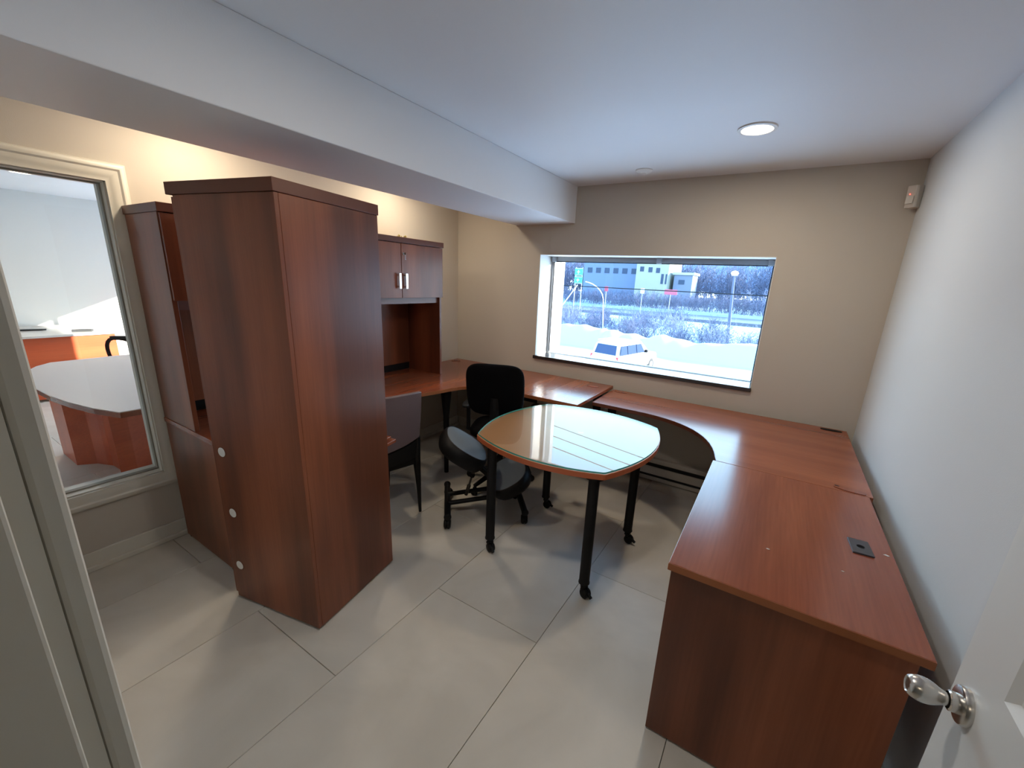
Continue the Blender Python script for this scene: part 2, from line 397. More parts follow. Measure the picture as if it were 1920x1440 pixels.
# motion sensor in the corner
t = thing('motion_sensor', 'white motion sensor with red light high in the right corner', 'motion sensor', (3.44, 3.225, 2.115), math.radians(-42))
bm = NB(); prism(bm, [(-.030, -.026), (-.022, -.036), (.022, -.036), (.030, -.026), (.030, .012), (-.030, .012)], 0, .118)
for v in bm.verts:
    if v.co.z < .01: v.co.y += .010
obj('housing', bm, simple('sensor_plastic', (.62, .58, .53), .4), t, bevel=.004)
obj('lens', box(NB(), -.019, .019, -.0375, -.034, .022, .062), simple('sensor_lens', (.70, .68, .62), .3), t, bevel=.001)
obj('indicator', lathe(NB(), [(0, .002), (.0022, .0015), (.0025, 0)], (-.004, -.036, .072), (0, -1, 0), 12), redl, t, label='red indicator light')
obj('bracket', box(NB(), -.012, .012, .012, .030, .03, .09), darkgrey, t)

# ------------------------------------------------------------------ tall cabinet
c = thing('tall_cabinet', 'tall reddish cherry storage cabinet standing free in the middle of the floor', 'cabinet', (.818, .622, 0), math.radians(11.3))
CW, CDp, CH = .548, .530, 1.914
# far side panel is cut where the two pull-out shelves stick out
obj('side_panel', box(NB(), .018, CW - .001, 0, .018, .012, CH - .046), wz, c, bevel=.0015, label='side panel with three white finger holes')
obj('back_panel', box(NB(), CW - .018, CW, .018, CDp, .012, CH - .046), wz, c, bevel=.0015)
bm = NB(); box(bm, .018, CW - .018, CDp - .018, CDp, .012, .715); box(bm, .018, CW - .018, CDp - .018, CDp, .775, CH - .046); box(bm, .018, .3, CDp - .018, CDp, .715, .775)
obj('side_panel', bm, wz, c, bevel=.0015)
obj('door', box(NB(), 0, .016, .004, CDp - .004, .03, CH - .052), wz, c, bevel=.0015)
obj('bottom_panel', box(NB(), .018, CW - .018, .018, CDp - .018, .03, .05), wx, c)
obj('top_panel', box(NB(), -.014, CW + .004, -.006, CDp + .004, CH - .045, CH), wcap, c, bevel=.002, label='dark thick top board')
bm = NB()
for x, y in ((.05, .05), (.5, .05), (.05, .48), (.5, .48)): obj('levelling_foot', lathe(NB(), [(0, 0), (.018, 0), (.018, .03)], (x, y, 0), n=16), blackp, c)
holes = [(.067, .803), (.077, .496), (.067, .205)]
for hx, hz in holes:
    o = obj('finger_hole', lathe(NB(), [(0, .0008), (.0255, .0008), (.0255, -.002)], (hx, 0, hz), (0, -1, 0), 28), wcap, c, label='round cable hole')
    obj('grommet', lathe(NB(), [(0, .0018), (.0215, .0016), (.0225, .0008)], (hx - .0035, 0, hz), (0, -1, 0), 28), white, o, smooth='auto', label='white plastic insert')
bm = NB(); box(bm, .31, .535, .06, .578, .748, .763)
obj('pull_out_shelf', bm, wtx, c, bevel=.0015, label='loose shelf board sticking out of the far side')
bm = NB(); box(bm, .31, .545, .06, .606, .720, .738)
obj('pull_out_shelf', bm, wtx, c, bevel=.0015, label='lower shelf board sticking out further')

# ------------------------------------------------------------------ left run: desk, hutch, corner desk
DT, DL, TH = .737, .768, .026
YB = 3.24
t = thing('desk', 'cherry desk with solid end panel under the hutch on the left wall', 'desk', (.31, .705, 0))
obj('worktop', box(NB(), .030, .640, .700, 1.60, DL - TH, DL), wty, t, world=True, bevel=.002)
obj('end_panel', box(NB(), .034, .622, .705, .733, .008, DL - TH), wz, t, world=True, bevel=.0015)
obj('modesty_panel', box(NB(), .08, .098, .733, 1.58, .25, DL - TH), wz, t, world=True)
obj('end_panel', box(NB(), .034, .58, 1.57, 1.597, .008, DL - TH), wz, t, world=True)
bm = NB()
for x, y in ((.07, .72), (.59, .72), (.07, 1.584), (.55, 1.584)): obj('levelling_foot', lathe(NB(), [(0, 0), (.014, 0), (.014, .012)], (x, y, 0), n=12), blackp, t, world=True)

t = thing('corner_desk', 'curved cherry corner desk wrapping the far left corner', 'desk', (.35, 2.6, 0))
front = [(.640, 1.602)] + bez((.640, 1.70), (.77, 2.02), (.80, 2.22), 8) + bez((.81, 2.27), (.87, 2.49), (1.15, 2.492), 10)[1:] + [(1.786, 2.496)]
pts = [(.030, 1.602)] + front + [(1.786, YB), (.030, YB)]
obj('worktop', prism(NB(), pts, DL - TH, DL), wty, t, world=True, bevel=.002)
# edge band
def edge_band(pl, z0, z1, th=.0012):
    bm = NB(); a = []; 
    for i, p in enumerate(pl):
        q = Vector(pl[min(i + 1, len(pl) - 1)]) - Vector(pl[max(i - 1, 0)]); nn = Vector((q.y, -q.x)).normalized()
        a.append([bm.verts.new((p[0] + nn.x * th * s, p[1] + nn.y * th * s, z)) for s in (-.2, 1) for z in (z0, z1)])
    for u, v in zip(a, a[1:]):
        for k, l in ((0, 1), (1, 3), (3, 2), (2, 0)): bm.faces.new((u[k], u[l], v[l], v[k]))
    bm.faces.new((a[0][0], a[0][1], a[0][3], a[0][2])); bm.faces.new((a[-1][0], a[-1][2], a[-1][3], a[-1][1]))
    return bm
obj('edge_band', edge_band(front, DL - TH, DL - .001), wedge, t, world=True, label='lighter orange edge band')
obj('leg', tube(NB(), [(.715, 2.30, .0), (.715, 2.30, .01), (.715, 2.30, .5), (.715, 2.30, DL - TH)], [.018, .018, .024, .046], 16), blackm, t, world=True, smooth='auto', label='tapered black metal leg')
obj('leg', tube(NB(), [(1.70, 3.12, .0), (1.70, 3.12, DL - TH)], [.018, .04], 16), blackm, t, world=True, smooth='auto', label='tapered black metal leg')
obj('brace', prism(NB(), [(1.28, 2.56), (1.42, 2.56), (1.35, 2.66)], DL - TH - .05, DL - TH), blackm, t, world=True, label='small black bracket')
def grommet(x, y, z, rx, ry, rz, label, mat, slot):
    g = thing('cable_grommet', label, 'cable grommet', (x, y, z), rz)
    bm = NB(); prism(bm, [(rx * math.copysign(abs(math.cos(a)) ** .7, math.cos(a)), ry * math.copysign(abs(math.sin(a)) ** .7, math.sin(a))) for a in [2 * PI * k / 28 for k in range(28)]], 0, .0035)
    obj('cap', bm, mat, g, bevel=.001)
    obj('slot', box(NB(), slot[0], slot[1], slot[2], slot[3], .003, .0042), blackp, g)
    return g
grommet(.11, 3.12, DL, .045, .028, .6, 'dark oval cable grommet in the far left corner of the desk', wcap, (-.02, .02, -.01, .01))
grommet(1.66, 3.09, DL, .048, .020, 0, 'wood-coloured cable grommet on the higher desk near its right end', wtx, (-.047, -.03, -.012, -.004))

# hutch
h = thing('hutch', 'cherry hutch with four doors above an open bay on the left wall', 'hutch', (.22, 1.6, DL))
HX0, HX1, HY0, HY1, HZ = .025, .437, .705, 2.572, 1.878
DB = 1.440
obj('end_panel', box(NB(), HX0, HX1 - .02, HY0, HY0 + .022, DL, HZ - .040), wz, h, world=True, bevel=.0015)
obj('end_panel', box(NB(), HX0, HX1 - .02, HY1 - .022, HY1, DL, HZ - .040), wz, h, world=True, bevel=.0015)
obj('divider_panel', box(NB(), HX0, HX1 - .03, 1.629, 1.651, DL, HZ - .040), wz, h, world=True, bevel=.0015)
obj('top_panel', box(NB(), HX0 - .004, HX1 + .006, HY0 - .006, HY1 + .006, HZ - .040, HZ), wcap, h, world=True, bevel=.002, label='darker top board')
obj('shelf', box(NB(), HX0, HX1 - .03, HY0 + .022, HY1 - .022, DB, DB + .02), wty, h, world=True)
obj('valance', box(NB(), HX1 - .06, HX1 - .042, HY0 + .022, HY1 - .022, 1.393, DB), simple('mauve_valance', (.20, .10, .085), .35), h, world=True, label='plain rail under the doors')
obj('back_panel', box(NB(), HX0 + .002, HX0 + .010, HY0 + .022, HY1 - .022, .83, DB), wz, h, world=True)
obj('gap_shade_strip', box(NB(), HX0 - .004, HX0 + .004, HY0 + .022, HY1 - .022, DL, .83), blackp, h, world=True, label='black strip painted as the shade in the gap under the back panel')  # black board put in for the shade of the gap
obj('back_panel', box(NB(), HX0 + .002, HX0 + .010, HY0 + .022, HY1 - .022, DB + .02, HZ - .04), wz, h, world=True)
dys = [HY0 + .002, 1.172, 1.640, 2.124, HY1]
for i in range(4):
    d = obj('door', box(NB(), HX1 - .019, HX1, dys[i] + .0022, dys[i + 1] - .0022, DB, HZ - .044), wz, h, world=True, bevel=.0012)
    hy = dys[i + 1] - .040 if i % 2 == 0 else dys[i] + .024
    bm = NB(); box(bm, HX1 + .018, HX1 + .026, hy - .006, hy + .016, 1.508, 1.622); box(bm, HX1, HX1 + .018, hy, hy + .010, 1.520, 1.528); box(bm, HX1, HX1 + .018, hy, hy + .010, 1.602, 1.610)
    bm.transform(Matrix.Translation(-h.location)); o = obj('handle', bm, chrome, d, bevel=.002, label='flat chrome bow handle')
    if i % 2 == 1:
        bm = lathe(NB(), [(0, .005), (.008, .005), (.0095, .003), (.0095, 0)], (HX1, dys[i] + .022, 1.762), (1, 0, 0), 18); bm.transform(Matrix.Translation(-h.location))
        lk = obj('lock', bm, chrome, d, smooth='auto')
        if i == 3:
            bm = NB(); yk = dys[i] + .022
            box(bm, HX1 + .005, HX1 + .016, yk - .001, yk + .001, 1.757, 1.767); lathe(bm, [(.0, -.001), (.009, -.001), (.009, .001), (0, .001)], (HX1 + .020, yk, 1.762), (0, 1, 0), 14)
            box(bm, HX1 + .019, HX1 + .021, yk - .001, yk + .001, 1.72, 1.754); bm.transform(Matrix.Translation(-h.location))
            obj('key', bm, chrome, d)
t = tag(obj('paper_scrap', prism(NB(), [(.30, 2.10), (.345, 2.10), (.36, 2.25), (.31, 2.25)], HZ, HZ + .004), simple('brown_strip', (.20, .13, .06), .6)), 'thin flat strip lying on top of the hutch', 'strip')
bm = NB()
for k in range(9):
    x, y = .36 + random.uniform(0, .05), 2.14 + random.uniform(0, .07); s = random.uniform(.006, .013)
    bmesh.ops.create_icosphere(bm, subdivisions=1, radius=s, matrix=Matrix.Translation((x, y, HZ + s * .8)) @ Euler((k, k * 2, 0)).to_matrix().to_4x4() @ Matrix.Diagonal((1.5, .7, .8, 1)))
tag(obj('crumpled_tape', bm, simple('pale_yellow_paper', (.55, .50, .22), .7)), 'small crumpled yellowish scrap on top of the hutch', 'scrap')
t = thing('speaker', 'small black box inside the open bay of the hutch', 'speaker', (.12, 1.02, DL))
obj('housing', box(NB(), -.04, .04, -.03, .03, 0, .062), blackp, t, bevel=.006)
obj('front_grille', box(NB(), .04, .042, -.024, .024, .006, .056), darkgrey, t)

# ------------------------------------------------------------------ right run
t = thing('corner_desk', 'curved cherry corner desk under the window on the right', 'desk', (3.1, 2.9, 0))
RX1 = 3.415
fr = [(1.800, 2.745), (2.10, 2.742)] + bez((2.20, 2.738), (2.66, 2.70), (2.745, 2.20), 14) + [(2.757, 2.146)]
pts = [(1.792, YB), (1.800, 2.745)] + fr[1:] + [(RX1, 2.146), (RX1 + .01, YB)]
obj('worktop', prism(NB(), pts, DT - TH, DT), wtx, t, world=True, bevel=.002)
obj('edge_band', edge_band(fr[::1], DT - TH, DT - .001), wcap, t, world=True, label='dark edge band along the curve')
obj('leg', tube(NB(), [(1.84, 3.12, .0), (1.84, 3.12, DT - TH)], [.018, .04], 16), blackm, t, world=True, smooth='auto', label='tapered black metal leg')
obj('modesty_panel', box(NB(), 3.36, 3.378, 2.2, 3.1, .25, DT - TH), wz, t, world=True)
t = thing('desk', 'cherry desk with full end panel nearest the door along the right wall', 'desk', (3.08, 1.2, 0))
obj('worktop', box(NB(), 2.742, 3.40, 1.137, 2.1435, DT - TH, DT), wty, t, world=True, bevel=.002)
obj('edge_band', box(NB(), 2.742, 3.40, 1.1355, 1.1372, DT - TH, DT - .001), wedge, t, world=True, label='lighter orange edge band')
obj('end_panel', box(NB(), 2.752, 3.378, 1.148, 1.176, .008, DT - TH - .003), wz, t, world=True, bevel=.0015)
obj('modesty_panel', box(NB(), 3.32, 3.338, 1.18, 2.1, .25, DT - TH), wz, t, world=True)
obj('end_panel', box(NB(), 2.95, 3.378, 2.10, 2.128, .008, DT - TH), wz, t, world=True)
grommet(1.875, 3.185, DT, .055, .022, -.05, 'wood-coloured cable grommet at the left end of the right corner desk', wtx, (.02, .04, -.022, -.014))
grommet(3.335, 3.19, DT, .060, .020, .0, 'dark open cable grommet in the corner beside the right wall', blackp, (-.03, .03, -.008, .008))
grommet(3.33, 2.175, DT, .062, .022, math.radians(-8), 'wood-coloured cable grommet on the seam of the right desks', wty, (-.058, -.04, .002, .01))
g = thing('square_grommet', 'dark grey square plate with round hole on the right desk', 'cable grommet', (3.305, 1.632, DT), math.radians(4))
bm = NB()
n = 24; out = []; inn = []; hw, hd = .031, .050
for k in range(n):
    a = 2 * PI * k / n; cs, sn = math.cos(a), math.sin(a); q = max(abs(cs), abs(sn)); out.append((hw * cs / q, hd * sn / q)); inn.append((.012 * cs, .012 * sn))
vo = [[bm.verts.new((x, y, z)) for x, y in out] for z in (0, .006)]; vi = [[bm.verts.new((x, y, z)) for x, y in inn] for z in (0, .006)]
for k in range(n):
    j = (k + 1) % n
    bm.faces.new((vo[0][k], vo[0][j], vo[1][j], vo[1][k])); bm.faces.new((vi[1][k], vi[1][j], vi[0][j], vi[0][k])); bm.faces.new((vo[1][k], vo[1][j], vi[1][j], vi[1][k]))
obj('plate', bm, darkgrey, g, bevel=.001)
obj('hole', lathe(NB(), [(0, .0008), (.0125, .0008), (.0125, 0)], n=20), blackp, g)
for x, y, s, lb in ((3.378, 1.63, .009, 'largest white paint chip near the square plate on the right desk'), (3.02, 1.42, .006, 'tiny white chip towards the middle of the right desk'), (3.235, 1.43, .0045, 'tiny white chip in front of the square plate')):
    bm = NB(); prism(bm, [(x - s, y), (x - s * .2, y + s * .5), (x + s, y + s * .1), (x + s * .3, y - s * .4)], DT, DT + .0018); tag(obj('paint_chip', bm, white), lb, 'chip', 'white chips on the right desk')

# ------------------------------------------------------------------ baseboard heater under the window desk
t = thing('baseboard_heater', 'low white baseboard heater with dark slots under the right corner desk', 'heater', (2.6, 3.24, 0))
obj('housing', box(NB(), 1.95, 3.30, 3.215, 3.262, .01, .205), simple('heater_enamel', (.42, .38, .33), .5), t, world=True, bevel=.004)
obj('top_slot', box(NB(), 1.98, 3.27, 3.205, 3.216, .142, .168), blackp, t, world=True, label='upper black outlet slot')
obj('bottom_slot', box(NB(), 1.98, 3.27, 3.205, 3.216, .052, .066), blackp, t, world=True, label='lower black inlet slot')
obj('end_cap', box(NB(), 1.93, 1.95, 3.203, 3.262, .005, .208), white, t, world=True, bevel=.003)

# ------------------------------------------------------------------ round-cornered table with glass top
TB = thing('table', 'four-legged cherry table with bowed sides on black caster legs', 'table', (1.955, 2.0, 0))
cor = [Vector((1.563, 1.622)), Vector((2.345, 1.588)), Vector((2.385, 2.395)), Vector((1.60, 2.405))]
def bowed(ins=0, r=.035, bow=.098):
    cen = sum(cor, Vector((0, 0))) / 4; P = []
    cc = [c + (cen - c).normalized() * ins for c in cor]
    for i in range(4):
        a, b = cc[i], cc[(i + 1) % 4]; mid = (a + b) / 2; nn = (mid - cen).normalized()
        ts = [.006 + .988 * k / 14 for k in range(15)]
        for s in ts: P.append(tuple(a.lerp(b, s) + nn * bow * (1 - (2 * s - 1) ** 2)))
    return P
obj('tabletop', prism(NB(), bowed(), .722, .752), simple('light_cherry_top', (.46, .18, .08), .35, var=.1, vscale=5), TB, world=True, bevel=.003)
obj('edge_band', edge_band(bowed() + [bowed()[0]], .724, .750), simple('orange_edge', (.48, .12, .045), .4), TB, world=True, label='orange edge band')
gl = obj('glass_top', prism(NB(), bowed(.004), .7535, .762), tglass, None)
gl.data.materials.append(gedge)
for p in gl.data.polygons:
    if abs(p.normal.z) < .5: p.material_index = 1
tag(gl, 'clear glass sheet with green edge lying on the bowed cherry table', 'glass top')
legs = [(1.640, 1.668), (2.276, 1.645), (2.316, 2.250), (1.678, 2.310)]
for i, (x, y) in enumerate(legs):
    lg = obj('leg', lathe(NB(), [(0, .082), (.030, .082), (.030, .088), (.0275, .094), (.0275, .70), (.055, .70), (.055, .725), (0, .725)], (x, y, 0), n=28), blackm, TB, world=True, smooth='auto')
    bm = NB(); bm2 = NB()
    a = -.6 + i * .2; dx, dy = math.cos(a), math.sin(a)
    off = Vector((dx, dy, 0)) * .016; ax = Vector((-dy, dx, 0)); cc = Vector((x, y, .027)) + off
    lathe(bm, [(0, -.022), (.020, -.022), (.027, -.016), (.027, -.005), (.02, -.004), (.02, .004), (.027, .005), (.027, .016), (.020, .022), (0, .022)], cc, ax, 20)
    tube(bm, [(x, y, .09), (x, y, .055)], [.012, .018]); tube(bm, [Vector((x, y, .058)), cc + Vector((0, 0, .026))], [.024, .018])
    box(bm, -.012, .03, -.012, .012, .018, .026, Matrix.Rotation(a, 3, 'Z')) if False else None
    tube(bm, [cc + Vector((dx, dy, 0)) * .018 + Vector((0, 0, .008)), cc + Vector((dx, dy, 0)) * .045 + Vector((0, 0, -.006))], [.010, .008])
    bm.transform(Matrix.Translation(-TB.location)); obj('caster', bm, blackp, lg, smooth='auto')

# ------------------------------------------------------------------ kneeling chair
def caster(bm, x, y, z_top, a=0, r=.026):
    d = Vector((math.cos(a), math.sin(a), 0)); ax = Vector((-d.y, d.x, 0)); cc = Vector((x, y, r)) + d * .014
    lathe(bm, [(0, -.022), (r * .75, -.022), (r, -.015), (r, -.004), (r * .7, -.003), (r * .7, .003), (r, .004), (r, .015), (r * .75, .022), (0, .022)], cc, ax, 18)
    tube(bm, [(x, y, z_top), (x, y, r * 1.7)], [.010, .012]); tube(bm, [Vector((x, y, r * 1.9)), cc + Vector((0, 0, r * .9))], [.018, .014])
KC = thing('kneeling_chair', 'black tubular kneeling chair with two padded cushions beside the glass table', 'kneeling chair', (1.324, 2.025, 0), math.atan2(.67, .74))
def pad_mesh(lx, ly, hgt, ex=2.6, top=True, k0=0, k1=9):
    """rounded cushion: super-ellipse outline, pillow profile"""
    bm = NB(); prof = [(.0, 0.0), (.80, 0.0), (.93, .06), (1.0, .30), (1.0, .62), (.965, .84), (.90, .93), (.80, .975), (.5, 1.0), (0, 1.02)][k0:k1 + 1]
    N = 36; rings = []
    for s, hh in prof:
        if s < 1e-6: rings.append([bm.verts.new((0, 0, hh * hgt))]); continue
        rings.append([bm.verts.new((lx * s * math.copysign(abs(math.cos(a)) ** (2 / ex), math.cos(a)), ly * s * math.copysign(abs(math.sin(a)) ** (2 / ex), math.sin(a)), hh * hgt)) for a in [2 * PI * k / N for k in range(N)]])
    for a, b in zip(rings, rings[1:]):
        for k in range(N):
            j = (k + 1) % N
            if len(a) == 1: bm.faces.new((a[0], b[k], b[j]))
            elif len(b) == 1: bm.faces.new((a[k], a[j], b[0]))
            else: bm.faces.new((a[k], a[j], b[j], b[k]))
    return bm
def place_pad(u, w, z, tilt, lx, ly, hgt, name):
    Mx = Matrix.Translation((u, w, z)) @ Matrix.Rotation(tilt, 4, 'Y')
    bm = pad_mesh(lx, ly, hgt, k0=0, k1=6); bm.transform(Mx); o = obj(name, bm, blackp, KC, smooth=True)
    bm = pad_mesh(lx, ly, hgt, k0=6, k1=9); bm.transform(Mx); obj('cushion_cover', bm, sheen_grey, o, smooth=True, label='upper face with window sheen put in as grey')  # upper face lightened in colour to imitate reflected window light
    bm = NB(); ring = []
    N = 40
    for k in range(N + 1):
        a = 2 * PI * k / N; ring.append(Mx @ Vector((lx * .905 * math.copysign(abs(math.cos(a)) ** (2 / 2.6), math.cos(a)), ly * .905 * math.copysign(abs(math.sin(a)) ** (2 / 2.6), math.sin(a)), hgt * .932)))
    tube(bm, ring, .0028, 6, False); obj('piping', bm, darkgrey, o, smooth=True)
place_pad(-.185, 0, .425, math.radians(33), .175, .215, .115, 'seat')
place_pad(.200, -.015, .215, math.radians(-30), .155, .235, .095, 'knee_rest')
for ub, nm in ((-.26, 'base_bar'), (.26, 'base_bar')):
    bm = tube(NB(), [(ub, -.235, .085), (ub, .235, .085)], .0215, 14)
    bb = obj(nm, bm, blackm, KC, smooth='auto')
    for s in (-1, 1):
        bm = lathe(NB(), [(0, -.008), (.020, -.006), (.0245, 0), (.0245, .012)], (ub, s * .232, .085), (0, -s, 0), 16)
        obj('end_cap', bm, blackp, bb, smooth='auto')
    for s in (-1, 1):
        bm = NB(); caster(bm, ub, s * .205, .075, -1.2 + s * .5, .033); obj('caster', bm, blackp, bb, smooth='auto')
for s in (-1, 1):
    bm = tube(NB(), [(-.26, s * .062, .092), (.05, s * .062, .125), (.17, s * .062, .205)], .0165, 12); obj('frame_tube', bm, blackm, KC, smooth='auto')
    bm = tube(NB(), [(.26, s * .024, .092), (.06, s * .024, .24), (-.09, s * .024, .385), (-.18, s * .024, .425)], .0165, 12); obj('frame_tube', bm, blackm, KC, smooth='auto')
obj('seat_bracket', box(NB(), -.24, -.06, -.07, .07, .405, .428, Matrix.Rotation(math.radians(14), 3, 'Y'), (-.15, 0, .41)), blackm, KC, bevel=.004)
obj('knee_bracket', box(NB(), .09, .25, -.06, .06, .205, .225, Matrix.Rotation(math.radians(-24), 3, 'Y'), (.17, 0, .215)), blackm, KC, bevel=.004)
bm = NB(); A, B = Vector((-.13, .0, .115)), Vector((-.06, .0, .36)); tube(bm, [A, A.lerp(B, .3), A.lerp(B, .34), A.lerp(B, .6), A.lerp(B, .64), B], [.012, .014, .007, .007, .013, .013], 12)
o = obj('adjuster_rod', bm, steel, KC, smooth='auto', label='threaded steel height adjuster'); o.data.materials[0] = simple('dark_steel', (.09, .08, .07), .35, metal=.8)
P = A.lerp(B, .62); obj('adjuster_knob', lathe(NB(), [(0, -.012), (.016, -.012), (.018, 0), (.016, .012), (0, .012)], P, B - A, 14), blackp, KC, smooth='auto')

# ------------------------------------------------------------------ task chairs
def task_chair(label, loc, rz, loop=False):
    t = thing('office_chair', label, 'office chair', loc, rz)       # faces local +y
    # backrest: rounded panel, curved
    bm = NB(); outl = []
    W2, Hh = .208, .39
    for k in range(44):
        a = 2 * PI * k / 44; c_, s_ = math.cos(a), math.sin(a)
        x = W2 * math.copysign(abs(c_) ** .42, c_); z = Hh / 2 * math.copysign(abs(s_) ** .42, s_)
        x *= 1 - .05 * (z < 0) * abs(z) / (Hh / 2); outl.append((x, z))
    def Q(x, z, th): return (x, -.235 + (z + .17) * -.20 + .35 * x * x * .8 + th, .855 + z)
    rings = []
    for s, th in ((.0, -.018), (.6, -.02), (.93, -.018), (1, -.006), (1, .012), (.95, .026), (.6, .034), (0, .034)):
        if s == 0: rings.append([bm.verts.new(Q(0, 0, th))])
        else: rings.append([bm.verts.new(Q(x * s, z * s, th)) for x, z in outl])
    for a, b in zip(rings, rings[1:]):
        for k in range(44):
            j = (k + 1) % 44
            if len(a) == 1: bm.faces.new((a[0], b[k], b[j]))
            elif len(b) == 1: bm.faces.new((a[k], a[j], b[0]))
            else: bm.faces.new((a[k], a[j], b[j], b[k]))
    obj('backrest', bm, blackf, t, smooth=True)
    obj('back_support', tube(NB(), [(0, -.262, .80), (0, -.258, .70), (0, -.238, .56), (0, -.18, .455), (0, -.05, .425)], [.03, .034, .036, .030, .028], 10), blackp, t, smooth='auto')
    bm = pad_mesh(.235, .22, .075, 3.2); bm.transform(Matrix.Translation((0, .03, .435))); obj('seat', bm, blackf, t, smooth=True)
    obj('seat_shell', box(NB(), -.16, .16, -.12, .17, .415, .437), blackp, t, bevel=.006)
    for s in (-1, 1):
        if loop: bm = tube(NB(), bez((s * .25, -.10, .60), (s * .27, -.14, .86), (s * .27, .10, .84), 8) + bez((s * .27, .10, .84), (s * .26, .24, .80), (s * .24, .12, .46), 8)[1:], .017, 10)
        else: bm = tube(NB(), [(s * .20, .0, .43), (s * .262, .0, .45), (s * .262, .0, .655)], [.014, .016, .016], 10)
        ar = obj('armrest_post', bm, blackp, t, smooth='auto')
        bm = pad_mesh(.036, .115, .024, 2.8); bm.transform(Matrix.Translation((s * .262, .01, .652 + (.19 if loop else 0)))); obj('armrest_pad', bm, blackp, ar, smooth=True)
    obj('gas_lift', tube(NB(), [(0, 0, .10), (0, 0, .24), (0, 0, .241), (0, 0, .42)], [.026, .026, .015, .015], 14), blackm, t, smooth='auto')
    for k in range(5):
        a = 2 * PI * k / 5 + .35; d = Vector((math.cos(a), math.sin(a), 0))
        lg = obj('leg', tube(NB(), [d * .02 + Vector((0, 0, .115)), d * .15 + Vector((0, 0, .098)), d * .265 + Vector((0, 0, .070))], [.026, .020, .015], 10), blackp, t, smooth='auto')
        bm = NB(); caster(bm, d.x * .26, d.y * .26, .07, a + .5, .025); obj('caster', bm, blackp, lg, smooth='auto')
    return t
task_chair('black office chair with mesh back turned to the camera at the corner desk', (1.19, 2.405, 0), math.atan2(.40, .916))
task_chair('black office chair with looped armrests beyond the interior window', (-3.0, 1.52, 0), 2.3, True)

# ------------------------------------------------------------------ visitor chair
f = Vector((-.97, .24, 0)); 
VC = thing('visitor_chair', 'armless leather side chair with tapered black legs pulled up to the left desk', 'chair', (.708, 1.588, 0), math.atan2(-.97, -.24) + PI / 2)
# local: forward = -y'; built with forward +x, then rotated
VC.rotation_euler = (0, 0, math.atan2(.24, -.97))
# forward +x, width along y (local +y = left of chair when facing forward)
def sidebox(pts, th, mat, name, ycen=0, smooth=False, bevel=.006):
    bm = NB(); a = [bm.verts.new((p[0], ycen - th, p[1])) for p in pts]; b = [bm.verts.new((p[0], ycen + th, p[1])) for p in pts]
    bm.faces.new(a); bm.faces.new(b[::-1])
    for i in range(len(pts)):
        j = (i + 1) % len(pts); bm.faces.new((a[i], b[i], b[j], a[j]))
    return obj(name, bm, mat, VC, bevel=bevel)
def chair_shell(rows, lip=False):
    bm = NB(); NXs = 12; g0 = []; g1 = []
    for x, z, hw_, drop in rows:
        for g, off in ((g0, .002), (g1, .034)):
            g.append([bm.verts.new((x - .05 * (1 - (2 * i / NXs - 1) ** 2) + off, hw_ * (2 * i / NXs - 1), z + drop * i / NXs + (.012 if z > .87 else 0) * (1 - (2 * i / NXs - 1) ** 2))) for i in range(NXs + 1)])
    n = len(rows)
    for r in range(n - 1):
        for i in range(NXs):
            bm.faces.new((g0[r][i], g0[r][i + 1], g0[r + 1][i + 1], g0[r + 1][i])); bm.faces.new((g1[r][i], g1[r + 1][i], g1[r + 1][i + 1], g1[r][i + 1]))
        for i in (0, NXs): bm.faces.new((g0[r][i], g0[r + 1][i], g1[r + 1][i], g1[r][i]))
    for i in range(NXs):
        for r in (0, n - 1): bm.faces.new((g0[r][i], g0[r][i + 1], g1[r][i + 1], g1[r][i]))
    return bm
# the rear right corner (seen by the camera) is at local -y, so i = 0 there
obj('backrest', chair_shell([(-.240, .565, .21, -.07), (-.246, .68, .218, -.02), (-.252, .80, .224, 0), (-.254, .880, .224, 0)]), taupe, VC, smooth='auto', bevel=.006, label='grey-brown leather shell back')
obj('back_frame', chair_shell([(-.226, .42, .200, 0), (-.236, .55, .207, -.06)]), blackm, VC, smooth='auto', label='black lower back of the shell')
obj('seat', box(NB(), -.235, .23, -.212, .212, .425, .475), blackf, VC, bevel=.02, label='black upholstered seat')
obj('seat_frame', box(NB(), -.225, .215, -.205, .205, .365, .427), blackm, VC, bevel=.008)
for sx in (-1, 1):
    for sy in (-1, 1):
        x0, y0 = sx * .215, sy * .195
        obj('leg', tube(NB(), [(x0 + sx * .022, y0 + sy * .006, 0), (x0 + sx * .014, y0 + sy * .004, .2), (x0, y0, .40), (x0 - .0, y0, .44 if sx > 0 else .56)], [.010, .016, .027, .029], 8), blackm, VC, smooth='auto')

# ------------------------------------------------------------------ next room, seen through the interior window
t = thing('conference_table', 'boat-shaped cherry table with pale reflecting top in the next room', 'table', (-1.3, .95, 0))
top = [(-.247, .587)] + [(x, .43 + .155 * (x + 1.22) ** 2) for x in [-.45, -.7, -.95, -1.22, -1.5, -1.75, -1.95]] + [(-2.1, .58), (-2.22, .68), (-2.26, 1.1), (-2.22, 1.50), (-2.0, 1.62), (-1.6, 1.74), (-1.22, 1.77), (-.8, 1.74), (-.247, 1.60)]
obj('tabletop', prism(NB(), top, .728, .76), wtx, t, world=True, bevel=.003)
obj('glass_sheet', prism(NB(), [(x * .998 - .002, y) for x, y in top], .7605, .766), simple('pale_glossy_top', (.68, .55, .48), .35), t, world=True)
bm = prism(NB(), [(-2.1, .60), (-1.72, .60), (-1.64, .70), (-1.5, .76), (-1.3, .77), (-1.14, .72), (-1.15, .82), (-1.20, .95), (-1.20, 1.15), (-1.12, 1.35), (-1.4, 1.40), (-2.0, 1.40), (-2.12, 1.2)], 0, .728)
obj('pedestal', bm, worange, t, world=True)
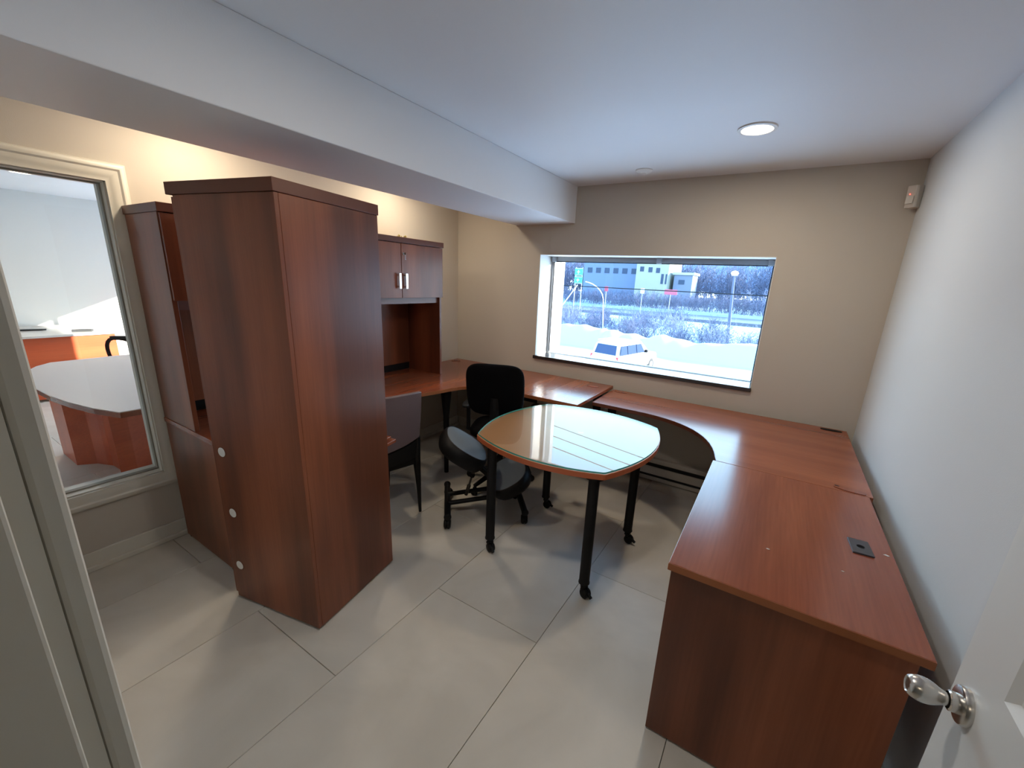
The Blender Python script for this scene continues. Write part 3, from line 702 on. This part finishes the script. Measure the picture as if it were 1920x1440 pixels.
t = thing('desk', 'orange cherry desk with top painted sunlit white at the far side of the next room', 'desk', (-4.6, 1.1, 0))
obj('worktop', box(NB(), -5.2, -4.10, -.2, 1.60, .735, .76), simple('sunlit_white_top', (.62, .58, .53), .25), t, world=True, bevel=.002)  # pale colour carries the sunlit white of the top
obj('front_panel', box(NB(), -4.155, -4.13, -.18, 1.575, .03, .735), worange, t, world=True)
obj('end_panel', box(NB(), -5.15, -4.155, 1.55, 1.575, 0, .735), worange, t, world=True)
obj('end_panel', box(NB(), -5.15, -4.155, -.18, -.155, 0, .735), worange, t, world=True)
bm = prism(NB(), [(-4.75, .83), (-4.70, .82), (-4.62, 1.05), (-4.66, 1.10), (-4.72, 1.0)], .76, .775); tag(obj('folder', bm, blackp), 'thin dark folder lying on the far desk of the next room', 'folder')
bm = prism(NB(), [(-4.36, 1.26), (-4.30, 1.24), (-4.25, 1.40), (-4.30, 1.43), (-4.35, 1.36)], .76, .785); tag(obj('pen_tray', bm, simple('dark_grey_tray', (.06, .06, .06), .6)), 'dark grey pen tray near the edge of the far desk', 'tray')

# ================================================================== outdoors
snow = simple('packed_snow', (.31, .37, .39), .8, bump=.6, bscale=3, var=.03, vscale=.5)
snow_bounce = simple('bounce_snow', (.80, .84, .88), .8, bump=.5, bscale=3)  # bright copy of the snow, only for the added bounce strip
brick = simple('outside_wall', (.70, .68, .64), .8)
GZ = -3.2
def terrain(name, X0, X1, Y0, Y1, nx, ny, fn, mat):
    bm = NB(); g = [[bm.verts.new((X0 + (X1 - X0) * i / nx, Y0 + (Y1 - Y0) * j / ny, 0)) for i in range(nx + 1)] for j in range(ny + 1)]
    for r in g:
        for v in r: v.co.z = fn(v.co.x, v.co.y)
    for j in range(ny):
        for i in range(nx): bm.faces.new((g[j][i], g[j][i + 1], g[j + 1][i + 1], g[j + 1][i]))
    return obj(name, bm, mat, smooth=True)
from mathutils import noise
def nz(x, y, s, z=0): return noise.noise(Vector((x * s, y * s, z)))
def lot(x, y):
    if y < OW + .3: return GZ
    return GZ + .03 * nz(x, y, .5)
struct(terrain('snow_ground', -120, 80, OW - 1, 34, 100, 24, lot, snow), 'snow-covered car park')
struct(terrain('snow_bounce_strip', -30, 12, OW, 14.2, 60, 16, lambda x, y: GZ + .12 + .06 * nz(x, y, .6), snow_bounce), 'added unseen bright snow throwing light up to the ceiling')  # out-of-view strip added to lift the light on the ceiling
struct(terrain('snow_field', -260, 160, 33.5, 200, 140, 60, lambda x, y: GZ - .05 + .5 * nz(x, y, .03) * min(1, (y - 33) / 15) + (1.2 * min(1, max(0, (y - 78) / 10)) if y > 78 else 0), snow), 'snow-covered field beyond the car park')
def bank(x, y):
    tt = (y - 29.6) / 4.6; k = max(0, math.sin(PI * min(1, max(0, tt))))
    hgt = 1.25 + .35 * nz(x, 3, .22) + .30 * nz(x, 9, .8) - .12 * (x > 0) * 0 + .25 * (x < -9)
    return GZ - .1 + k * hgt + .05 * nz(x, y, 1.7) * k
tag(terrain('snow_bank', -32, 12, 29.6, 34.2, 180, 14, bank, snow), 'long ploughed snow bank along the far edge of the car park', 'snow bank')
tag(terrain('snow_bank', -6, 4.6, 15.0, 17.2, 50, 8, lambda x, y: GZ - .1 + .55 * math.sin(PI * (y - 15) / 2.2) * math.sin(PI * (x + 6) / 10.6) + .05 * nz(x, y, 1.5), snow), 'low ridge of snow nearest the window', 'snow bank')
roadm = simple('slushy_road', (.08, .09, .12), .6, var=.3, vscale=.3)
struct(obj('road', box(NB(), -200, 120, 66, 77, GZ - .3, GZ + .42), roadm), 'dark road beyond the bushes')
# own building: outer wall below and above, pier left of the window, unseen wing added on the right to block the sun
bm = NB(); box(bm, NX - 6, 3.55, RD + .02, OW, GZ, -.25); box(bm, NX - 6, 3.55, RD + .02, OW, RH + .15, 4.2); struct(obj('wall_outside', bm, brick), 'facade of this building')
struct(obj('wall_outside', box(NB(), 3.55, 4.4, RD + .3, 5.02, GZ, 4.2), brick), 'added unseen wing that keeps the sun off the window')
struct(obj('trim_5', box(NB(), .50, .815, 4.02, 4.10, GZ, 3.2), simple('white_pier', (.55, .58, .60), .6)), 'white pier outside the window')
# roof
struct(obj('roof', box(NB(), NX - 6, 4.4, -3, OW, RH + .15, RH + .4), brick))

# ---- suv
SV = thing('suv', 'white suv with dark windows parked on the snow', 'car', (-4.35, 23.2, GZ), math.atan2(.976, .216))
carp = simple('white_car_paint', (.60, .60, .60), .5)
carg = simple('dark_car_glass', (.045, .065, .12), .5, spec=0.0)
tyre = simple('tyre_rubber', (.02, .02, .02), .8)
def loft(bm, secs):
    """secs: list of (x, [ (y,z) ...]) cross-sections"""
    R = [[bm.verts.new((x, y, z)) for y, z in s] for x, s in secs]; n = len(R[0])
    for a, b in zip(R, R[1:]):
        for k in range(n): bm.faces.new((a[k], a[(k + 1) % n], b[(k + 1) % n], b[k]))
    bm.faces.new(R[0][::-1]); bm.faces.new(R[-1]); return bm
def sec(w, z0, z1, ch=.08): return [(-w + ch, z0), (w - ch, z0), (w, z0 + ch), (w, z1 - ch), (w - ch, z1), (-w + ch, z1), (-w, z1 - ch), (-w, z0 + ch)]
bm = loft(NB(), [(-2.32, sec(.80, .45, .95)), (-2.25, sec(.90, .35, 1.12)), (1.15, sec(.92, .32, 1.13)), (2.05, sec(.88, .35, 1.02)), (2.32, sec(.78, .42, .80))])
obj('body', bm, carp, SV, smooth='auto', bevel=.03)
bm = loft(NB(), [(-2.22, sec(.84, 1.05, 1.12, .02)), (-2.02, sec(.74, 1.05, 1.74, .08)), (-1.6, sec(.72, 1.05, 1.80, .08)), (-.2, sec(.72, 1.05, 1.82, .08)), (.45, sec(.71, 1.05, 1.76, .08)), (1.20, sec(.84, 1.05, 1.12, .02))])
obj('roof_and_pillars', bm, carp, SV, smooth='auto')
def quad3(bm, p, th=.012, nrm=(0, 0, 1)):
    n_ = Vector(nrm).normalized() * th; a = [bm.verts.new(Vector(q) + n_) for q in p]; b = [bm.verts.new(Vector(q) - n_) for q in p]
    bm.faces.new(a); bm.faces.new(b[::-1])
    for i in range(len(p)): j = (i + 1) % len(p); bm.faces.new((a[i], b[i], b[j], a[j]))
bm = NB(); quad3(bm, [(-2.20, -.68, 1.16), (-2.20, .68, 1.16), (-2.045, .60, 1.66), (-2.045, -.60, 1.66)], .02, (-1, 0, .3)); obj('rear_window', bm, carg, SV)
for s in (-1, 1):
    for x0, x1, t0, t1 in ((-1.98, -1.28, -1.86, -1.30), (-1.20, -.32, -1.22, -.34), (-.24, .60, -.26, .26)):
        bm = NB(); quad3(bm, [(x0, s * .835, 1.16), (x1, s * .835, 1.16), (t1, s * .745, 1.64), (t0, s * .745, 1.64)], .02, (0, s, .2)); obj('side_window', bm, carg, SV)
    obj('wing_mirror', box(NB(), .62, .78, s * .90 - .09, s * .90 + .09, 1.12, 1.28), blackp, SV, bevel=.03)
    bm = NB(); quad3(bm, [(-2.0, s * .70, 1.84), (.2, s * .70, 1.84), (.2, s * .66, 1.87), (-2.0, s * .66, 1.87)], .01); obj('roof_rail', bm, alum, SV)
    obj('tail_light', box(NB(), -2.29, -2.22, s * .82 - .06, s * .82 + .06, .80, 1.10), simple('tail_light_red', (.45, .05, .05), .3), SV)
    for x in (-1.42, 1.42):
        o = obj('wheel', lathe(NB(), [(0, -.12), (.30, -.12), (.36, -.08), (.36, .08), (.30, .12), (0, .12)], (x, s * .82, .36), (0, 1, 0), 28), tyre, SV, smooth='auto')
        obj('hub_cap', lathe(NB(), [(0, .01), (.17, .0), (.20, -.02)], (x, s * .945, .36), (0, s, 0), 20), alum, o, smooth='auto')
bm = NB(); quad3(bm, [(1.10, -.70, 1.15), (1.10, .70, 1.15), (.52, .62, 1.68), (.52, -.62, 1.68)], .02, (1, 0, .6)); obj('windscreen', bm, carg, SV)
obj('bumper', box(NB(), -2.42, -2.28, -.82, .82, .42, .66), carp, SV, bevel=.05)
obj('licence_plate', box(NB(), -2.335, -2.315, -.16, .16, .80, .92), white, SV)

# ---- bushes: leafless thickets, each one object
twigA = simple('bare_twigs_hazed', (.10, .115, .185), .8, var=.35, vscale=1.2)  # blue cast in both twig colours stands in for outdoor haze
twigB = simple('bare_twigs_hazed_pale', (.16, .19, .28), .8, var=.3, vscale=1.2)
def bush_mesh(nb, w, hh, mat, seed, th=.03):
    rnd = random.Random(seed); vs = []; fs = []
    def seg(p, q, r):
        d = (q - p).normalized(); u = d.orthogonal().normalized(); v = d.cross(u); b = len(vs)
        for c_ in (p, q):
            rr = r if c_ is p else r * .6
            for a in (0, 2.1, 4.2): vs.append(tuple(c_ + (u * math.cos(a) + v * math.sin(a)) * rr))
        for k in range(3): j = (k + 1) % 3; fs.append((b + k, b + j, b + 3 + j, b + 3 + k))
    for i in range(nb):
        p = Vector((rnd.uniform(-w, w), rnd.uniform(-w * .5, w * .5), 0)); L = hh * rnd.uniform(.6, 1.1)
        d = Vector((rnd.gauss(0, .28), rnd.gauss(0, .28), 1)).normalized()
        for k in range(4):
            q = p + d * L / 4; seg(p, q, th * (1 - k * .18))
            for j in range(3):
                d2 = (d + Vector((rnd.gauss(0, .7), rnd.gauss(0, .7), rnd.gauss(.1, .3)))).normalized(); e_ = q + d2 * L * .22; seg(q, e_, th * .5)
                d3 = (d2 + Vector((rnd.gauss(0, .6), rnd.gauss(0, .6), .1))).normalized(); seg(e_, e_ + d3 * L * .14, th * .35)
            p = q; d = (d + Vector((rnd.gauss(0, .18), rnd.gauss(0, .18), 0))).normalized()
    me = bpy.data.meshes.new('bush'); me.from_pydata(vs, [], fs); me.materials.append(mat); return me
bms = [bush_mesh(70, 2.2, 2.6, twigA, 1), bush_mesh(60, 2.0, 2.1, twigA, 2), bush_mesh(60, 2.2, 3.0, twigB, 3), bush_mesh(60, 2.0, 2.5, twigA, 4)]
def bush(x, y, z, s, label, group, k=None):
    o = bpy.data.objects.new('bush', bms[random.randrange(4) if k is None else k]); COL.objects.link(o); o.location = (x, y, z); o.scale = (s, s, s * random.uniform(.65, .85)); o.rotation_euler = (0, 0, random.uniform(0, 6.28))
    tag(o, label, 'bush', group)
for k in range(15): bush(-24 + k * 1.98 + random.uniform(-.2, .2), 37.5 + 3.6 * (k % 2) + random.uniform(-.4, .4), GZ - .2, random.uniform(.85, 1.0), 'leafless bush just behind the ploughed snow bank', 'bare bushes behind the snow bank')
for k in range(10): bush(-30 + k * 2.4 + random.uniform(-.2, .2), 49 + 4 * (k % 2), GZ - .2, random.uniform(.85, 1.1), 'leafless bush in the middle thicket before the road', 'bare bushes before the road')
for k in range(24): bush(-50 + k * 2.6 + random.uniform(-.3, .3), 80 + 5.5 * (k % 2), GZ + .9, random.uniform(1.1, 1.5), 'leafless bush on the rise beyond the road', 'bare bushes beyond the road')
# wooded hillside far behind: one crown line of bare trees over a hill
hillm = simple('wooded_hillside', (.10, .14, .24), .9, var=.35, vscale=.12)
struct(terrain('hills', -230, 140, 150, 215, 160, 24, lambda x, y: GZ + (y - 150) * .20 + 5.5 + 4 * nz(x, y, .03) + 2.4 * nz(x, y, .25) + (1.2 * nz(x, y, .9)), hillm), 'wooded hillside')
bigm = [bush_mesh(46, 3.2, 8.0, twigA, 11, .11), bush_mesh(46, 3.0, 7.0, twigB, 12, .11)]
for k in range(22):
    o = bpy.data.objects.new('bare_tree', bigm[k % 2]); COL.objects.link(o)
    o.location = (-66 + k * 4.2 + random.uniform(-.4, .4), 114 + 12 * (k % 2), GZ + .8 + random.uniform(0, 1.5)); s = random.uniform(.9, 1.3); o.scale = (s, s, s * 1.1); o.rotation_euler = (0, 0, random.uniform(0, 6))
    tag(o, 'bare tree on the wooded slope at the horizon', 'tree', 'bare trees on the far slope')
# ---- buildings
cream = simple('cream_render', (.26, .28, .24), .8); wing = simple('building_glass', (.05, .07, .11), .5, spec=0.0)
def building(label, x0, y0, x1, dep, z1, wins, mat, roofm):
    b = thing('building', label, 'building', ((x0 + x1) / 2, y0, GZ + 1.0))
    obj('wall', box(NB(), x0, x1, y0, y0 + dep, GZ + .6, z1), mat, b, world=True)
    obj('roof', box(NB(), x0 - .3, x1 + .3, y0 - .3, y0 + dep + .3, z1, z1 + .5), roofm, b, world=True, label='snow-covered flat roof')
    for (a, c, d, e_) in wins: obj('window', box(NB(), x0 + a, x0 + c, y0 - .08, y0 + .1, d, e_), wing, b, world=True)
    return b
building('cream two-storey building with tall windows beyond the trees', -25.2, 91, -18.4, 12, 7.0, [(.8, 1.6, 4.6, 5.6), (2.6, 3.4, 4.5, 5.5), (4.2, 5.0, 4.4, 5.4), (5.4, 5.9, 2.2, 4.2), (6.3, 6.6, 2.2, 4.2)], cream, snow)
building('low blue-grey building left of the cream one', -40.5, 98, -26.2, 12, 6.9, [(1 + 2.2 * k, 2.2 + 2.2 * k, 4.2, 5.4) for k in range(6)], simple('blue_grey_cladding', (.10, .145, .24), .7), snow)
building('small white shed right of the cream building', -17.6, 93, -13.9, 6, 4.2, [(1, 2.2, 2.3, 3.2)], simple('dark_shed', (.12, .15, .22), .7), snow)
# ---- street furniture
t = thing('street_lamp', 'tall grey lamp post with round head beyond the snow bank', 'street lamp', (-.62, 40, GZ - .1))
obj('pole', tube(NB(), [(-.62, 40, GZ - .1), (-.86, 40, 0), (-1.02, 40, 2.75)], [.14, .12, .09], 12), simple('grey_post', (.08, .10, .16), .8), t, world=True, smooth='auto')
obj('lamp_head', lathe(NB(), [(0, -.22), (.22, -.16), (.30, 0), (.24, .16), (0, .24)], (-1.02, 40, 2.98), n=20), white, t, world=True, smooth='auto', label='round white lamp head')
t = thing('direction_sign', 'green double road sign on two posts beside the road', 'road sign', (-24.5, 60, GZ))
sg = simple('sign_green', (.02, .42, .36), .4)
for x in (-25.05, -23.95): obj('post', tube(NB(), [(x, 60.1, GZ), (x, 60.1, 3.9)], .06, 8), alum, t, world=True)
for z0, z1 in ((2.68, 3.80), (1.50, 2.58)):
    p = obj('sign_panel', box(NB(), -25.15, -23.85, 59.95, 60.03, z0, z1), sg, t, world=True)
    bm = NB(); box(bm, -25.10, -23.90, 59.93, 59.95, z1 - .09, z1 - .05); box(bm, -25.10, -23.90, 59.93, 59.95, z0 + .05, z0 + .09)
    box(bm, -24.6, -24.52, 59.93, 59.95, z0 + .25, z1 - .3); box(bm, -24.8, -24.32, 59.93, 59.95, (z0 + z1) / 2 - .04, (z0 + z1) / 2 + .04)
    bm.transform(Matrix.Translation(-t.location)); obj('marking', bm, white, p)
t = thing('signal_mast', 'white curved mast arm standing behind the snow bank', 'mast', (-14.9, 45, GZ))
obj('pole', tube(NB(), [(-10.65, 36, GZ), (-10.97, 36, .34)], .035, 8), white, t, world=True)
obj('mast_arm', tube(NB(), [(-10.97, 36, .34), (-11.12, 36, .75), (-11.35, 36, 1.05), (-11.7, 36, 1.35), (-12.07, 36, 1.55), (-12.45, 36, 1.68), (-12.83, 36, 1.75)], .04, 8), white, t, world=True)
t = tag(obj('guy_pole', tube(NB(), [(-9.8, 22, -2.1), (-8.21, 22, .12), (-7.2, 22, 1.5)], .025, 8), white), 'thin white slanting pole at the left edge of the window view', 'pole')
for zz, yy, lb in ((1.35, 32, 'lowest dark overhead cable across the window view'),):
    tag(obj('overhead_cable', tube(NB(), [(-70 + k * 8, yy, zz + .25 * ((k - 8) / 8) ** 2 * 2) for k in range(17)], .035, 5), blackp), lb, 'cable')
for k, zz in enumerate((6.70, 7.25, 7.82)):
    tag(obj('overhead_cable', tube(NB(), [(x, 17, zz + .11 * (x + 5.8)) for x in range(-60, 50, 6)], .022, 5), blackp), ('lower', 'middle', 'upper')[k] + ' of three power lines above the car park mirrored in the glass table', 'cable', 'power lines above the car park')
for x, y, lb, colr in ((-20.6, 62, 'small red sign by the road left of the light one', (.30, .04, .08)), (-15.0, 62, 'small white sign by the road', (.8, .8, .8)), (-11.4, 64, 'wide red banner sign by the road', (.34, .07, .12))):
    w_ = .9 if 'wide' in lb else .28
    o = thing('roadside_sign', lb, 'sign', (x, y, GZ)); obj('post', tube(NB(), [(x, y + .05, GZ), (x, y + .05, .9)], .05, 6), alum, o, world=True)
    obj('sign_panel', box(NB(), x - w_, x + w_, y - .02, y + .02, .55, 1.3), simple('sign_colour', colr, .5), o, world=True)
